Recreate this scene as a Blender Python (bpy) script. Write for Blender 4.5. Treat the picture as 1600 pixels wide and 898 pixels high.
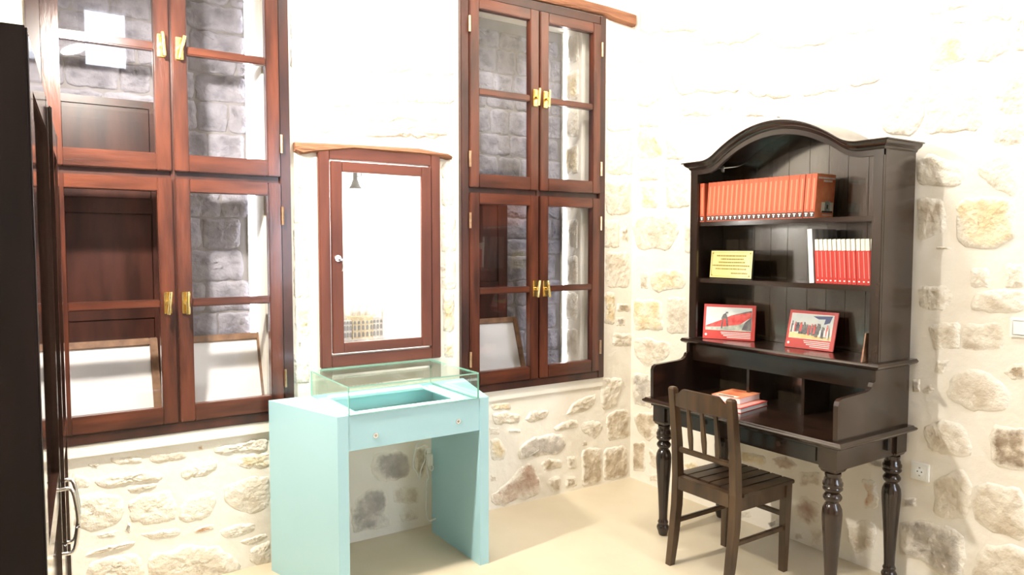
import bpy, bmesh, math, random
from mathutils import Vector, Matrix
random.seed(7)
for o in list(bpy.data.objects): bpy.data.objects.remove(o)
S = bpy.context.scene
COL = S.collection
R = math.radians

# ------------------------------------------------------------------ camera
F, YAW, PIT = 1129.74, R(33.587), R(-3.199)
CAM = Vector((-3.4259, -3.6733, 1.5994))
FW = Vector((math.sin(YAW)*math.cos(PIT), math.cos(YAW)*math.cos(PIT), math.sin(PIT)))
RT = Vector((math.cos(YAW), -math.sin(YAW), 0))
UP = RT.cross(FW)
cd = bpy.data.cameras.new('camera'); cam = bpy.data.objects.new('camera', cd); COL.objects.link(cam)
cd.sensor_width = 36; cd.lens = 36*F/1600; cd.clip_start = .02
cam.location = CAM
cam.rotation_euler = Matrix((RT, UP, -FW)).transposed().to_euler()
S.camera = cam
def pix(px, py, ax, val):
    d = FW + RT*((px-800)/F) - UP*((py-449)/F)
    return CAM + d*((val-CAM[ax])/d[ax])

# ------------------------------------------------------------------ world, light, exposure
W = bpy.data.worlds.new('sky'); S.world = W; W.use_nodes = True
W.node_tree.nodes['Background'].inputs[0].default_value = (.72, .83, 1, 1)
W.node_tree.nodes['Background'].inputs[1].default_value = 17.0
S.view_settings.view_transform = 'Standard'; S.view_settings.look = 'None'
S.view_settings.gamma = 1; S.view_settings.use_curve_mapping = False
S.view_settings.exposure = 0.47
LAMPS = [  # name, location, aim, watts, size, colour, label
    ('ceiling_spotlight', (-3.20, -.85, 2.62), (-2.4, -.45, .5), 70, .12, (1, .94, .84), 'white hanging spotlight in front of the window beside the dark cabinet'),
    ('ceiling_spotlight', (-1.75, -.75, 3.55), (-1.75, -.0, 2.7), 40, .25, (1, .95, .88), 'white hanging spotlight aimed at the wall between the two tall windows'),
    ('ceiling_spotlight', (-.75, -1.35, 3.55), (0, -1.35, 2.75), 33, .45, (1, .95, .88), 'white hanging spotlight aimed at the wall above the writing desk'),
    ('ceiling_spotlight', (-.80, -2.70, 3.55), (0, -2.6, 2.7), 12, .45, (1, .95, .88), 'white hanging spotlight aimed at the wall right of the writing desk'),
    ('ceiling_spotlight', (-2.0, -3.9, 4.1), (-1.9, -3.4, 0), 7, .40, (1, .96, .92), 'white hanging spotlight over the middle of the room by the door'),
]

# ------------------------------------------------------------------ materials
def nt(name):
    m = bpy.data.materials.new(name); m.use_nodes = True
    return m, m.node_tree.nodes, m.node_tree.links
def P(name, c1, c2=None, scale=4, stretch=(1, 1, 1), rough=.5, metal=0, bump=0, bscale=40, coat=0, lo=.35, hi=.65, emit=None, es=0, detail=5, spec=.5):
    m, n, l = nt(name); b = n['Principled BSDF']
    b.inputs['Roughness'].default_value = rough; b.inputs['Metallic'].default_value = metal
    b.inputs['Coat Weight'].default_value = coat; b.inputs['Coat Roughness'].default_value = .12
    b.inputs['Specular IOR Level'].default_value = spec
    b.inputs['Base Color'].default_value = (*c1, 1)
    if emit: b.inputs['Emission Color'].default_value = (*emit, 1); b.inputs['Emission Strength'].default_value = es
    tc = n.new('ShaderNodeTexCoord'); mp = n.new('ShaderNodeMapping'); mp.inputs['Scale'].default_value = stretch
    l.new(tc.outputs['Object'], mp.inputs[0])
    if c2:
        t = n.new('ShaderNodeTexNoise'); t.inputs['Scale'].default_value = scale; t.inputs['Detail'].default_value = detail
        l.new(mp.outputs[0], t.inputs[0])
        r = n.new('ShaderNodeValToRGB'); r.color_ramp.elements[0].position = lo; r.color_ramp.elements[1].position = hi
        r.color_ramp.elements[0].color = (*c1, 1); r.color_ramp.elements[1].color = (*c2, 1)
        l.new(t.outputs[0], r.inputs[0]); l.new(r.outputs[0], b.inputs['Base Color'])
    if bump:
        t2 = n.new('ShaderNodeTexNoise'); t2.inputs['Scale'].default_value = bscale; t2.inputs['Detail'].default_value = 8
        l.new(mp.outputs[0], t2.inputs[0])
        bp = n.new('ShaderNodeBump'); bp.inputs['Strength'].default_value = bump; bp.inputs['Distance'].default_value = .02
        l.new(t2.outputs[0], bp.inputs['Height']); l.new(bp.outputs[0], b.inputs['Normal'])
    return m
def glass(name, tint=(1, 1, 1), ior=1.5):
    m, n, l = nt(name); n.remove(n['Principled BSDF'])
    t = n.new('ShaderNodeBsdfTransparent'); t.inputs[0].default_value = (*tint, 1)
    g = n.new('ShaderNodeBsdfGlossy'); g.inputs['Roughness'].default_value = .015
    w = n.new('ShaderNodeLayerWeight'); p = n.new('ShaderNodeMath'); p.operation = 'POWER'; p.inputs[1].default_value = 5; l.new(w.outputs['Facing'], p.inputs[0])
    q = n.new('ShaderNodeMath'); q.operation = 'MULTIPLY_ADD'; q.inputs[1].default_value = .94; q.inputs[2].default_value = ((ior-1)/(ior+1))**2; l.new(p.outputs[0], q.inputs[0])
    x = n.new('ShaderNodeMixShader'); l.new(q.outputs[0], x.inputs[0]); l.new(t.outputs[0], x.inputs[1]); l.new(g.outputs[0], x.inputs[2])
    l.new(x.outputs[0], n['Material Output'].inputs[0])
    return m
M = {}
M['mortar'] = P('mortar', (.80, .74, .635), (.86, .81, .72), 2.2, rough=.9, bump=.35, bscale=14, detail=7)
M['plaster'] = P('white_plaster', (.86, .81, .72), (.88, .84, .76), 3, rough=.9, bump=.15, bscale=20)
STONE = {'c': ((.78, .70, .56), (.86, .80, .69)), 't': ((.61, .52, .40), (.79, .72, .60)), 'g': ((.40, .36, .31), (.58, .52, .45)),
         'y': ((.72, .57, .34), (.82, .72, .52)), 'o': ((.50, .27, .14), (.72, .52, .36)), 'b': ((.40, .31, .21), (.66, .56, .42)),
         'r': ((.45, .30, .22), (.66, .55, .44)), 'p': ((.74, .62, .52), (.86, .78, .68)), 'd': ((.24, .17, .11), (.58, .48, .36))}
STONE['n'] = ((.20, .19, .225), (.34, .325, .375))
for k, (a, b_) in STONE.items():
    M['st_'+k] = m = P('limestone_'+k, a, b_, 11, rough=.92, bump=.8, bscale=30, lo=.34, hi=.60, detail=9)
    n, l = m.node_tree.nodes, m.node_tree.links     # smears of lime mortar over the stone
    t = n.new('ShaderNodeTexNoise'); t.inputs['Scale'].default_value = 5.5; t.inputs['Detail'].default_value = 9; t.inputs['Roughness'].default_value = .65
    g = n.new('ShaderNodeNewGeometry'); l.new(g.outputs['Position'], t.inputs[0])
    at = n.new('ShaderNodeAttribute'); at.attribute_name = 'lime'
    ma = n.new('ShaderNodeMath'); ma.operation = 'MULTIPLY_ADD'; ma.inputs[1].default_value = .34; l.new(at.outputs['Fac'], ma.inputs[0]); l.new(t.outputs[0], ma.inputs[2])
    r = n.new('ShaderNodeValToRGB'); r.color_ramp.elements[0].position = .52; r.color_ramp.elements[1].position = .70; l.new(ma.outputs[0], r.inputs[0])
    x = n.new('ShaderNodeMix'); x.data_type = 'RGBA'; l.new(r.outputs[0], x.inputs[0])
    src = n['Principled BSDF'].inputs['Base Color'].links[0].from_socket
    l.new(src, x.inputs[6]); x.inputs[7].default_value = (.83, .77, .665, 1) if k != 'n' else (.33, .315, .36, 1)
    l.new(x.outputs[2], n['Principled BSDF'].inputs['Base Color'])
M['floor'] = P('polished_screed', (.57, .485, .345), (.645, .56, .415), 1.6, rough=.42, bump=.04, bscale=8, detail=8)
M['ceil'] = P('ceiling_paint', (.80, .77, .70), rough=.9)
M['wwood'] = P('window_wood_upright', (.032, .0095, .006), (.13, .036, .018), 6, (3, 3, .45), rough=.28, coat=.35, bump=.06, bscale=30, lo=.3, hi=.7)
M['wwoodh'] = P('window_wood_flat', (.032, .0095, .006), (.135, .037, .018), 6, (.45, 3, 3), rough=.28, coat=.35, bump=.06, bscale=30, lo=.3, hi=.7)
M['wframe'] = P('window_frame_wood', (.026, .010, .008), (.070, .022, .014), 5, (1.5, 1.5, .6), rough=.35, coat=.2)
M['nwood'] = P('niche_wood', (.085, .021, .011), (.155, .042, .022), 5, (3, 3, .4), rough=.5, coat=.0, lo=.3, hi=.7)
M['nwoodh'] = P('niche_wood_flat', (.085, .021, .011), (.155, .042, .022), 5, (.4, 3, 3), rough=.5, coat=.0, lo=.3, hi=.7)
M['rough'] = P('weathered_timber', (.19, .075, .038), (.32, .14, .07), 7, (.6, 3, 4), rough=.8, bump=.6, bscale=18)
M['brass'] = P('brass', (.90, .68, .25), (.96, .80, .42), 30, rough=.22, metal=1)
M['hinge'] = P('worn_brass', (.55, .36, .22), (.75, .52, .34), 40, rough=.35, metal=1)
M['chrome'] = P('chrome', (.80, .80, .80), rough=.15, metal=1)
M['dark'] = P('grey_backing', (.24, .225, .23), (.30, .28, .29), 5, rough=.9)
M['shut'] = P('added_shutter_wood', (.030, .010, .008), (.075, .024, .016), 5, (3, 3, .5), rough=.35, coat=.2)
M['desk'] = P('ebony_varnish', (.013, .0065, .0045), (.032, .016, .010), 6, (3, 3, .5), rough=.24, coat=.3)
M['deskh'] = P('ebony_varnish_flat', (.013, .0065, .0045), (.030, .015, .009), 6, (3, .5, 3), rough=.2, coat=.4)
M['plank'] = P('ebony_boards', (.018, .012, .007), (.042, .029, .015), 8, (3, 3, .4), rough=.25, coat=1, bump=.05, bscale=25, spec=1)
M['plank'].node_tree.nodes['Principled BSDF'].inputs['Coat IOR'].default_value = 1.8
M['chair'] = P('walnut_stain', (.040, .021, .010), (.085, .046, .021), 6, (3, 3, .6), rough=.35, coat=.2)
M['seat'] = P('walnut_stain_flat', (.030, .017, .010), (.060, .034, .017), 6, (.5, 3, 3), rough=.35, coat=.2)
M['cab'] = P('cabinet_stain', (.010, .006, .006), (.020, .011, .010), 5, (3, 3, .5), rough=.5, spec=.3)
M['cabf'] = P('cabinet_lacquer', (.020, .009, .007), (.045, .018, .012), 5, (3, 3, .5), rough=.07, coat=1)
M['teal'] = P('teal_lacquer', (.385, .63, .69), (.395, .645, .705), 2, rough=.38)
M['tealin'] = P('teal_tray', (.38, .64, .65), rough=.5)
M['white'] = P('white_plastic', (.86, .86, .82), rough=.35)
M['led'] = P('frosted_strip', (.90, .93, .92), rough=.4)
M['nichew'] = P('niche_white', (.92, .90, .86), rough=.8)
M['black'] = P('black_paint', (.012, .011, .010), rough=.4)
M['glass'] = glass('window_glass', (.95, .95, .95))
M['caseglass'] = glass('case_glass', (.94, .98, .955))
M['gedge'] = P('green_glass_edge', (.30, .58, .48), rough=.15)
M['paper'] = P('paper', (.82, .80, .80), (.86, .84, .83), 3, rough=.7)
M['pages'] = P('book_pages', (.82, .80, .76), (.90, .88, .85), 60, (1, 1, 8), rough=.8)
M['oak'] = P('picture_frame_wood', (.17, .085, .045), (.28, .15, .08), 8, (3, 1, 3), rough=.5)
M['orange'] = P('orange_cover', (.52, .10, .045), (.60, .135, .065), 6, rough=.4)
M['orangec'] = P('orange_cover_print', (.62, .13, .05), (.90, .36, .18), 9, rough=.4)
M['peach'] = P('peach_print', (.66, .26, .145), rough=.5)
M['red'] = P('red_cover', (.50, .03, .024), (.58, .05, .036), 8, rough=.4)
M['cream'] = P('cream_print', (.90, .86, .70), rough=.5)
M['wprint'] = P('white_print', (.90, .88, .85), rough=.5)
M['pink'] = P('pink_print', (.88, .33, .28), rough=.5)
M['charcoal'] = P('charcoal_print', (.03, .03, .03), rough=.4)
M['grey'] = P('grey_cover', (.16, .16, .17), (.55, .55, .57), 3, (9, 1, 1), rough=.4)
M['gold'] = P('gold_plate', (.88, .74, .25), (.95, .85, .42), 3, rough=.35, metal=.35)
M['engr'] = P('engraving', (.30, .24, .06), rough=.6)
M['photosky'] = P('print_sky', (.62, .68, .68), (.80, .80, .76), 8, rough=.4)
M['photored'] = P('print_red', (.62, .03, .03), (.85, .14, .12), 25, rough=.4)
M['photodark'] = P('print_dark', (.05, .05, .07), (.22, .20, .19), 30, rough=.4)
M['photosand'] = P('print_sand', (.75, .55, .20), (.88, .72, .38), 20, rough=.4)
M['photogreen'] = P('print_grey_green', (.30, .33, .28), (.58, .60, .50), 30, rough=.4)
M['photoblue'] = P('print_blue', (.04, .06, .20), rough=.4)
M['silver'] = P('silver_filigree', (.70, .66, .58), (.88, .85, .80), 60, rough=.35, metal=.6)
M['gilt'] = P('gilt_filigree', (.75, .60, .36), (.88, .78, .58), 60, rough=.4, metal=.4)
M['lens'] = P('lens_glow', (1, .97, .9), emit=(1, .96, .88), es=8)
M['lampdark'] = P('dark_grey_metal', (.05, .048, .045), (.08, .078, .072), 10, rough=.4)
M['lampgrey'] = P('grey_metal', (.34, .33, .31), (.42, .41, .39), 10, rough=.4, metal=.4)

# ------------------------------------------------------------------ mesh helpers
BASE = {}
def base_of(o): return BASE.get(o.name, Vector((0, 0, 0))) if o else Vector((0, 0, 0))
def reg(o, v): BASE[o.name] = Vector(v)
class B:
    def __init__(s): s.bm = bmesh.new()
    def box(s, x0, x1, y0, y1, z0, z1, bev=0, mi=0, rot=None, piv=None):
        vs = [s.bm.verts.new((x, y, z)) for x in (x0, x1) for y in (y0, y1) for z in (z0, z1)]
        fs = []
        for q in ((0, 1, 3, 2), (4, 6, 7, 5), (0, 4, 5, 1), (2, 3, 7, 6), (0, 2, 6, 4), (1, 5, 7, 3)):
            f = s.bm.faces.new([vs[i] for i in q]); f.material_index = mi; fs.append(f)
        if rot is not None:
            p = Vector(piv)
            for v in vs: v.co = rot @ (v.co-p) + p
        if bev:
            es = list({e for f in fs for e in f.edges})
            bmesh.ops.bevel(s.bm, geom=es, offset=bev, segments=2, affect='EDGES', clamp_overlap=True)
        return s
    def rings(s, rs, cap=True, close=True, mi=0):
        rv = [[s.bm.verts.new(p) for p in r] for r in rs]
        n = len(rv[0])
        for a, b in zip(rv, rv[1:]):
            for i in range(n if close else n-1):
                j = (i+1) % n
                f = s.bm.faces.new((a[i], a[j], b[j], b[i])); f.material_index = mi
        if cap and close:
            s.bm.faces.new(rv[0][::-1]).material_index = mi; s.bm.faces.new(rv[-1]).material_index = mi
        return s
    def rect(s, x0, x1, y0, y1, prof):   # stacked rectangle outlines: prof = (z, outset) or (z, ox, oy)
        return s.rings([[(x0-o, y0-o, z), (x1+o, y0-o, z), (x1+o, y1+o, z), (x0-o, y1+o, z)] for z, o in prof])
    def prism(s, poly, ax, a, b):         # polygon in the two other axes extruded along ax
        def mk(p, t):
            q = list(p); q.insert(ax, t); return q
        return s.rings([[mk(p, a) for p in poly], [mk(p, b) for p in poly]])
    def lathe(s, prof, c, n=20):
        return s.rings([[(c[0]+r*math.cos(2*math.pi*i/n), c[1]+r*math.sin(2*math.pi*i/n), c[2]+z) for i in range(n)] for r, z in prof])
    def disc(s, c, r, ax, t0, t1, n=18, r2=None):
        def mk(t, rr):
            o = []
            for i in range(n):
                p = [c[0]+rr*math.cos(2*math.pi*i/n), c[1]+rr*math.sin(2*math.pi*i/n)]; p.insert(ax, t); o.append(p)
            return o
        return s.rings([mk(t0, r), mk(t1, r if r2 is None else r2)])
    def tube(s, path, r, n=8):
        ps = [Vector(p) for p in path]; rs = []
        rr = r if isinstance(r, (list, tuple)) else [r]*len(ps)
        for i, p in enumerate(ps):
            t = (ps[min(i+1, len(ps)-1)]-ps[max(i-1, 0)]).normalized()
            a = t.cross(Vector((0, 0, 1)));  a = a if a.length > .05 else t.cross(Vector((1, 0, 0)))
            a.normalize(); b = t.cross(a)
            rs.append([p+a*(rr[i]*math.cos(2*math.pi*k/n))+b*(rr[i]*math.sin(2*math.pi*k/n)) for k in range(n)])
        return s.rings(rs)
    def sweep(s, path, rects):            # square section bar: rects = (half_x, half_y)
        return s.rings([[(p[0]-a, p[1]-b, p[2]), (p[0]+a, p[1]-b, p[2]), (p[0]+a, p[1]+b, p[2]), (p[0]-a, p[1]+b, p[2])] for p, (a, b) in zip(path, rects)])
    def build(s, name, mats, parent=None, smooth=False, local=False, loc=None):
        bmesh.ops.recalc_face_normals(s.bm, faces=s.bm.faces[:])
        o0 = Vector((0, 0, 0)) if local else base_of(parent)
        if loc is not None and parent is None: o0 = Vector(loc)
        if o0.length: bmesh.ops.translate(s.bm, verts=s.bm.verts[:], vec=-o0)
        me = bpy.data.meshes.new(name); s.bm.to_mesh(me); s.bm.free()
        o = bpy.data.objects.new(name, me); COL.objects.link(o)
        for m in (mats if isinstance(mats, (list, tuple)) else [mats]): me.materials.append(M[m])
        if parent is not None: o.parent = parent; BASE[o.name] = o0
        elif loc is not None: o.location = loc; BASE[o.name] = o0
        if smooth:
            me.shade_smooth()
            if smooth != 1: me.set_sharp_from_angle(angle=R(smooth))
        return o
def tag(o, label, cat=None, group=None, kind=None):
    o['label'] = label
    if cat: o['category'] = cat
    if group: o['group'] = group
    if kind: o['kind'] = kind
    return o
def thing(name, loc, label, cat, group=None, kind=None, rot=(0, 0, 0)):
    o = bpy.data.objects.new(name, None); COL.objects.link(o); o.location = loc; o.rotation_euler = rot
    o.empty_display_size = .05; BASE[o.name] = Vector(loc)
    return tag(o, label, cat, group, kind)
def structure(o, label): o['kind'] = 'structure'; o['label'] = label; return o
def copy_tree(o, parent=None):
    c = o.copy(); COL.objects.link(c); c.parent = parent; BASE[c.name] = BASE.get(o.name, Vector())
    for ch in list(o.children): copy_tree(ch, c)
    return c
ORD = ['first', 'second', 'third', 'fourth', 'fifth', 'sixth', 'seventh', 'eighth', 'ninth', 'tenth', 'eleventh', 'twelfth', 'thirteenth', 'fourteenth', 'fifteenth', 'sixteenth', 'seventeenth', 'eighteenth', 'nineteenth', 'twentieth', 'twenty-first', 'twenty-second', 'twenty-third', 'twenty-fourth']

# ------------------------------------------------------------------ room shell
XL, YF, ZC = -3.95, -5.2, 4.45       # left wall, wall behind the camera, ceiling
structure(B().box(XL-.3, .3, YF-.3, .6, -.12, 0).build('floor', 'floor'), 'smooth cream stone-coloured floor')
structure(B().box(XL-.3, .3, YF-.3, .6, ZC, ZC+.1).build('ceiling', 'ceil'), 'pale plain ceiling')
def pierced(x0, x1, z0, z1, holes, y0, y1, b):
    xs = sorted({x0, x1, *[h[0] for h in holes], *[h[1] for h in holes]})
    zs = sorted({z0, z1, *[h[2] for h in holes], *[h[3] for h in holes]})
    for a, c in zip(xs, xs[1:]):
        run = None
        for e, g in zip(zs, zs[1:]):
            cx, cz = (a+c)/2, (e+g)/2
            solid = not any(h[0] < cx < h[1] and h[2] < cz < h[3] for h in holes)
            if solid: run = (run[0] if run else e, g)
            if (not solid or g == zs[-1]) and run: b.box(a, c, y0, y1, *run); run = None
LWX, RWX = -3.420, -1.356            # left edges of the two tall windows
WW, WB, WT = 1.086, .733, 3.087
HL = (LWX+.05, LWX+WW-.05, WB+.05, WT-.05)
HR = (RWX+.05, RWX+WW-.05, WB+.05, WT-.05)
HN = (-2.135, -1.548, 1.028, 2.056)
b = B(); pierced(XL, 0, 0, ZC, [HL, HR, HN], 0, .30, b); b.box(XL, 0, .30, .5, 0, ZC)
wall_back = structure(b.build('wall_back', 'mortar'), 'pale rubble stone wall with two tall windows and a small glazed niche')
wall_right = structure(B().box(0, .3, YF, .5, 0, ZC).build('wall_right', 'mortar'), 'pale rubble stone wall behind the dark writing desk')
wall_left = structure(B().box(XL-.3, XL, YF, .5, 0, ZC).build('wall_left', 'mortar'), 'pale wall on the left behind the dark cabinet')
DX0, DX1, DH = -3.45, -2.15, 3.05
b = B(); pierced(XL, 0, 0, ZC, [(DX0, DX1, 0, DH), (-2.95, -2.45, 3.45, 4.15), (-1.05, -.15, 1.1, 3.0)], YF-.3, YF, b)
wall_front = structure(b.build('wall_front', 'mortar'), 'stone wall behind the camera with a dark panelled door')

# stones: outlines read off the photograph, placed on the wall plane that they belong to
def resample(poly, n):
    pts = [Vector(p) for p in poly]; L = [(pts[(i+1) % len(pts)]-pts[i]).length for i in range(len(pts))]
    T = sum(L); out = []
    for k in range(n):
        d = T*k/n; i = 0
        while d > L[i] and i < len(L)-1: d -= L[i]; i += 1
        out.append(pts[i].lerp(pts[(i+1) % len(pts)], d/max(L[i], 1e-6)))
    return out
def stone(poly, wall, ax, sign, off, colour, proud, parent):
    n = 26; o = resample(poly, n)
    o = [(o[i-1]+o[i]*3+o[(i+1) % n])/5 for i in range(n)]
    c = sum(o, Vector((0, 0)))/n
    o = [c+(p-c)*1.05 for p in o]
    size = max((p-c).length for p in o)
    o = [p+Vector((random.uniform(-1, 1), random.uniform(-1, 1)))*min(size*.045, .012) for p in o]
    bl = B()
    def mk(p, h):
        q = [p[0], p[1]]; q.insert(ax, off+sign*h); return q
    j = lambda: random.uniform(.55, 1.35)
    def inw(k):                       # move the outline inwards by k metres
        return [c+(p-c)*max(.15, 1-k/max((p-c).length, .01)) for p in o]
    bl.rings([[mk(p, -.02) for p in o], [mk(p, -.0005) for p in inw(.001)], [mk(p, proud*.55*j()) for p in inw(.010)], [mk(p, proud*.9*j()) for p in inw(.026)],
              [mk(c+(p-c)*.5, proud*j()) for p in o], [mk(c+(p-c)*.2, proud*j()) for p in o]])
    ob = bl.build('stone', 'st_'+colour, parent, smooth=60)
    at = ob.data.attributes.new('lime', 'FLOAT', 'POINT')
    for i in range(len(ob.data.vertices)): at.data[i].value = (1, 1, .62, .22, 0, 0)[i//n]
    return ob
def stones(which, ox, oy, sc, items):
    for poly, colour in items:
        ax, off, par = (1, 0, wall_back) if which == 'L' else (0, 0, wall_right)
        w = [pix(ox+x/sc, oy+y/sc, ax, off) for x, y in poly]
        q = [(p.x, p.z) if ax == 1 else (p.y, p.z) for p in w]
        size = math.hypot(max(p[0] for p in q)-min(p[0] for p in q), max(p[1] for p in q)-min(p[1] for p in q))
        stone(q, which, ax, -1, off, colour, min(.011, .004+.016*size)*random.uniform(.7, 1.2), par)
def rc(x0, y0, x1, y1): return [(x0, y0), (x1, y0), (x1, y1), (x0, y1)]
stones('L', 100, 660, 3.773, [
    ([(275, 205), (360, 195), (465, 205), (460, 235), (320, 250), (280, 235)], 't'), ([(505, 190), (720, 165), (715, 215), (540, 245), (505, 225)], 't'),
    ([(785, 140), (820, 130), (825, 160), (790, 165)], 'o'), ([(875, 150), (1080, 105), (1200, 90), (1200, 160), (900, 185)], 'c'),
    ([(1040, 195), (1205, 175), (1210, 265), (1080, 272), (1020, 250)], 'y'), ([(690, 265), (900, 215), (905, 275), (820, 320), (690, 330)], 'c'),
    ([(140, 245), (210, 235), (205, 258), (150, 262)], 'c'), ([(45, 300), (120, 310), (160, 340), (150, 385), (50, 390)], 'c'),
    ([(190, 320), (540, 280), (590, 330), (420, 350), (260, 380), (190, 370)], 'c'), ([(370, 395), (450, 365), (560, 355), (540, 385), (430, 412), (380, 412)], 't'),
    ([(70, 440), (200, 405), (340, 435), (350, 500), (330, 590), (150, 640), (60, 600)], 'c'), ([(370, 470), (450, 425), (620, 400), (670, 480), (650, 570), (520, 605), (400, 580)], 'c'),
    ([(690, 480), (760, 430), (880, 400), (900, 460), (860, 550), (730, 590), (680, 570)], 'c'), ([(940, 380), (1060, 330), (1210, 310), (1210, 500), (1100, 545), (950, 480)], 't'),
    ([(350, 640), (375, 580), (400, 600), (390, 655)], 'g'), ([(755, 640), (810, 610), (885, 598), (885, 630), (770, 655)], 'o'),
    ([(920, 640), (1000, 600), (1130, 590), (1120, 640), (1010, 680), (930, 670)], 'c'), ([(1030, 700), (1180, 650), (1205, 668), (1080, 730)], 'c'),
    ([(1100, 745), (1215, 690), (1220, 825), (1130, 840), (1085, 805)], 't'), ([(110, 790), (210, 735), (420, 695), (420, 720), (230, 765)], 't'),
    ([(450, 660), (600, 625), (690, 630), (680, 660), (520, 690)], 'c'), ([(120, 920), (180, 805), (430, 765), (470, 840), (460, 925)], 't'),
    ([(490, 790), (720, 720), (920, 730), (1040, 840), (1010, 880), (800, 930), (500, 930)], 't'), ([(190, 660), (310, 630), (320, 665), (200, 685)], 'c')])
stones('L', 450, 220, 2.245, [([(24, 568), (75, 575), (78, 680), (50, 690), (25, 650)], 'y'), ([(35, 698), (48, 700), (45, 730), (34, 725)], 'g'),
    (rc(20, 225, 75, 290), 'c'), (rc(20, 305, 70, 420), 'c'), (rc(20, 440, 75, 550), 'c'), (rc(15, 745, 75, 850), 'c')])
stones('L', 440, 0, 3.741, [([(80, 680), (300, 670), (310, 760), (200, 790), (90, 780)], 'y'), ([(160, 440), (420, 450), (420, 610), (180, 630)], 'c'), (rc(480, 640, 900, 705), 'c'),
    (rc(480, 725, 960, 800), 'c'), (rc(60, 60, 420, 230), 'c'), (rc(460, 40, 800, 220), 'c'), (rc(830, 60, 1010, 260), 'c'), (rc(60, 260, 400, 410), 'c'), (rc(440, 270, 760, 420), 'c'),
    (rc(790, 300, 1010, 440), 'c'), (rc(450, 460, 700, 600), 'c'), (rc(740, 470, 1010, 600), 'c')])
stones('L', 680, 200, 2.494, [(rc(25, 140, 70, 300), 'c'), (rc(22, 330, 80, 480), 'c'), (rc(22, 500, 80, 625), 'c'), (rc(30, 640, 72, 790), 'y'), (rc(35, 835, 72, 895), 'y')])
stones('L', 540, 680, 5.286, [
    ([(235, 165), (270, 140), (330, 145), (360, 135), (450, 125), (520, 170), (545, 240), (530, 320), (430, 360), (330, 385), (240, 350), (205, 290)], 'g'),
    ([(560, 130), (600, 100), (680, 70), (690, 200), (660, 330), (600, 350), (570, 260)], 'b'),
    ([(45, 620), (110, 500), (190, 450), (310, 430), (340, 520), (340, 640), (390, 745), (250, 770), (60, 800)], 'g'),
    ([(390, 440), (500, 420), (600, 430), (610, 560), (400, 560)], 't'), ([(440, 640), (520, 600), (610, 620), (600, 690), (460, 715)], 't')])
stones('L', 750, 590, 4.276, [
    ([(810, 10), (900, 0), (960, 10), (940, 100), (915, 180), (830, 220), (805, 180)], 't'), ([(75, 240), (180, 225), (280, 250), (260, 300), (100, 315)], 't'),
    ([(300, 280), (340, 225), (460, 215), (440, 270), (340, 300)], 't'), ([(570, 240), (640, 150), (770, 110), (770, 170), (700, 230), (620, 240)], 't'),
    ([(490, 340), (560, 290), (650, 280), (660, 330), (500, 352)], 't'), ([(670, 320), (720, 285), (800, 290), (820, 340), (765, 410), (680, 360)], 't'),
    ([(845, 260), (880, 225), (1000, 210), (1000, 395), (850, 420)], 'b'), ([(250, 510), (300, 430), (400, 385), (560, 375), (580, 440), (520, 500), (350, 530), (260, 545)], 'g'),
    ([(70, 410), (120, 405), (180, 480), (160, 550), (75, 550)], 'y'), ([(405, 570), (460, 535), (550, 550), (545, 600), (430, 625)], 'b'), ([(580, 525), (640, 525), (640, 605), (590, 610)], 't'),
    ([(440, 700), (490, 655), (540, 660), (540, 750), (480, 770)], 'b'), ([(570, 660), (640, 650), (650, 720), (570, 745)], 'b'),
    ([(80, 780), (180, 700), (210, 650), (330, 570), (350, 575), (395, 690), (395, 790), (250, 815), (150, 865), (90, 840)], 'r'),
    ([(680, 490), (740, 465), (815, 465), (810, 695), (685, 735)], 'b'), ([(825, 480), (960, 450), (990, 520), (985, 650), (825, 695)], 'b'),
    ([(690, 420), (720, 420), (715, 455), (680, 455)], 't'), ([(70, 650), (110, 655), (115, 690), (70, 695)], 't'), (rc(75, 170, 205, 213), 'y'), (rc(60, 330, 130, 380), 'c'), (rc(190, 345, 275, 365), 't')])
stones('L', 930, 280, 3.456, [([(55, 10), (190, 5), (190, 185), (60, 190)], 't'), ([(135, 270), (175, 255), (180, 340), (140, 335)], 't'), (rc(55, 395, 183, 580), 't'), (rc(45, 610, 105, 780), 'y'),
    (rc(117, 670, 185, 715), 'b'), (rc(110, 742, 162, 792), 'g'), (rc(95, 832, 192, 900), 't'), (rc(45, 220, 128, 365), 'c')])
stones('L', 930, 40, 3.456, [(rc(60, 60, 190, 220), 'c'), (rc(60, 240, 198, 400), 'c'), (rc(60, 420, 198, 565), 'c'), (rc(65, 590, 198, 800), 'c')])
stones('R', 930, 40, 3.456, [([(225, 240), (370, 250), (360, 380), (300, 430), (230, 440)], 'c'), ([(240, 90), (280, 80), (270, 200), (235, 200)], 'c'), ([(230, 575), (350, 560), (370, 700), (300, 720), (230, 710)], 'y'),
    (rc(235, 740, 345, 835), 'c'), ([(380, 760), (440, 740), (500, 790), (500, 890), (385, 890)], 'c'), (rc(235, 460, 350, 545), 'c'), (rc(385, 570, 480, 720), 'c')])
stones('R', 930, 280, 3.456, [(rc(250, 30, 340, 152), 'y'), (rc(385, 15, 512, 152), 'c'), ([(205, 235), (260, 200), (440, 195), (460, 260), (400, 385), (320, 375), (240, 385), (207, 300)], 't'),
    (rc(485, 230, 518, 398), 't'), ([(300, 500), (440, 480), (490, 520), (480, 590), (400, 600), (330, 615), (300, 560)], 'y'), (rc(245, 500, 287, 590), 't'),
    ([(210, 650), (360, 655), (360, 815), (300, 810), (213, 795)], 'y'), (rc(385, 640, 495, 830), 't')])
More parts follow.
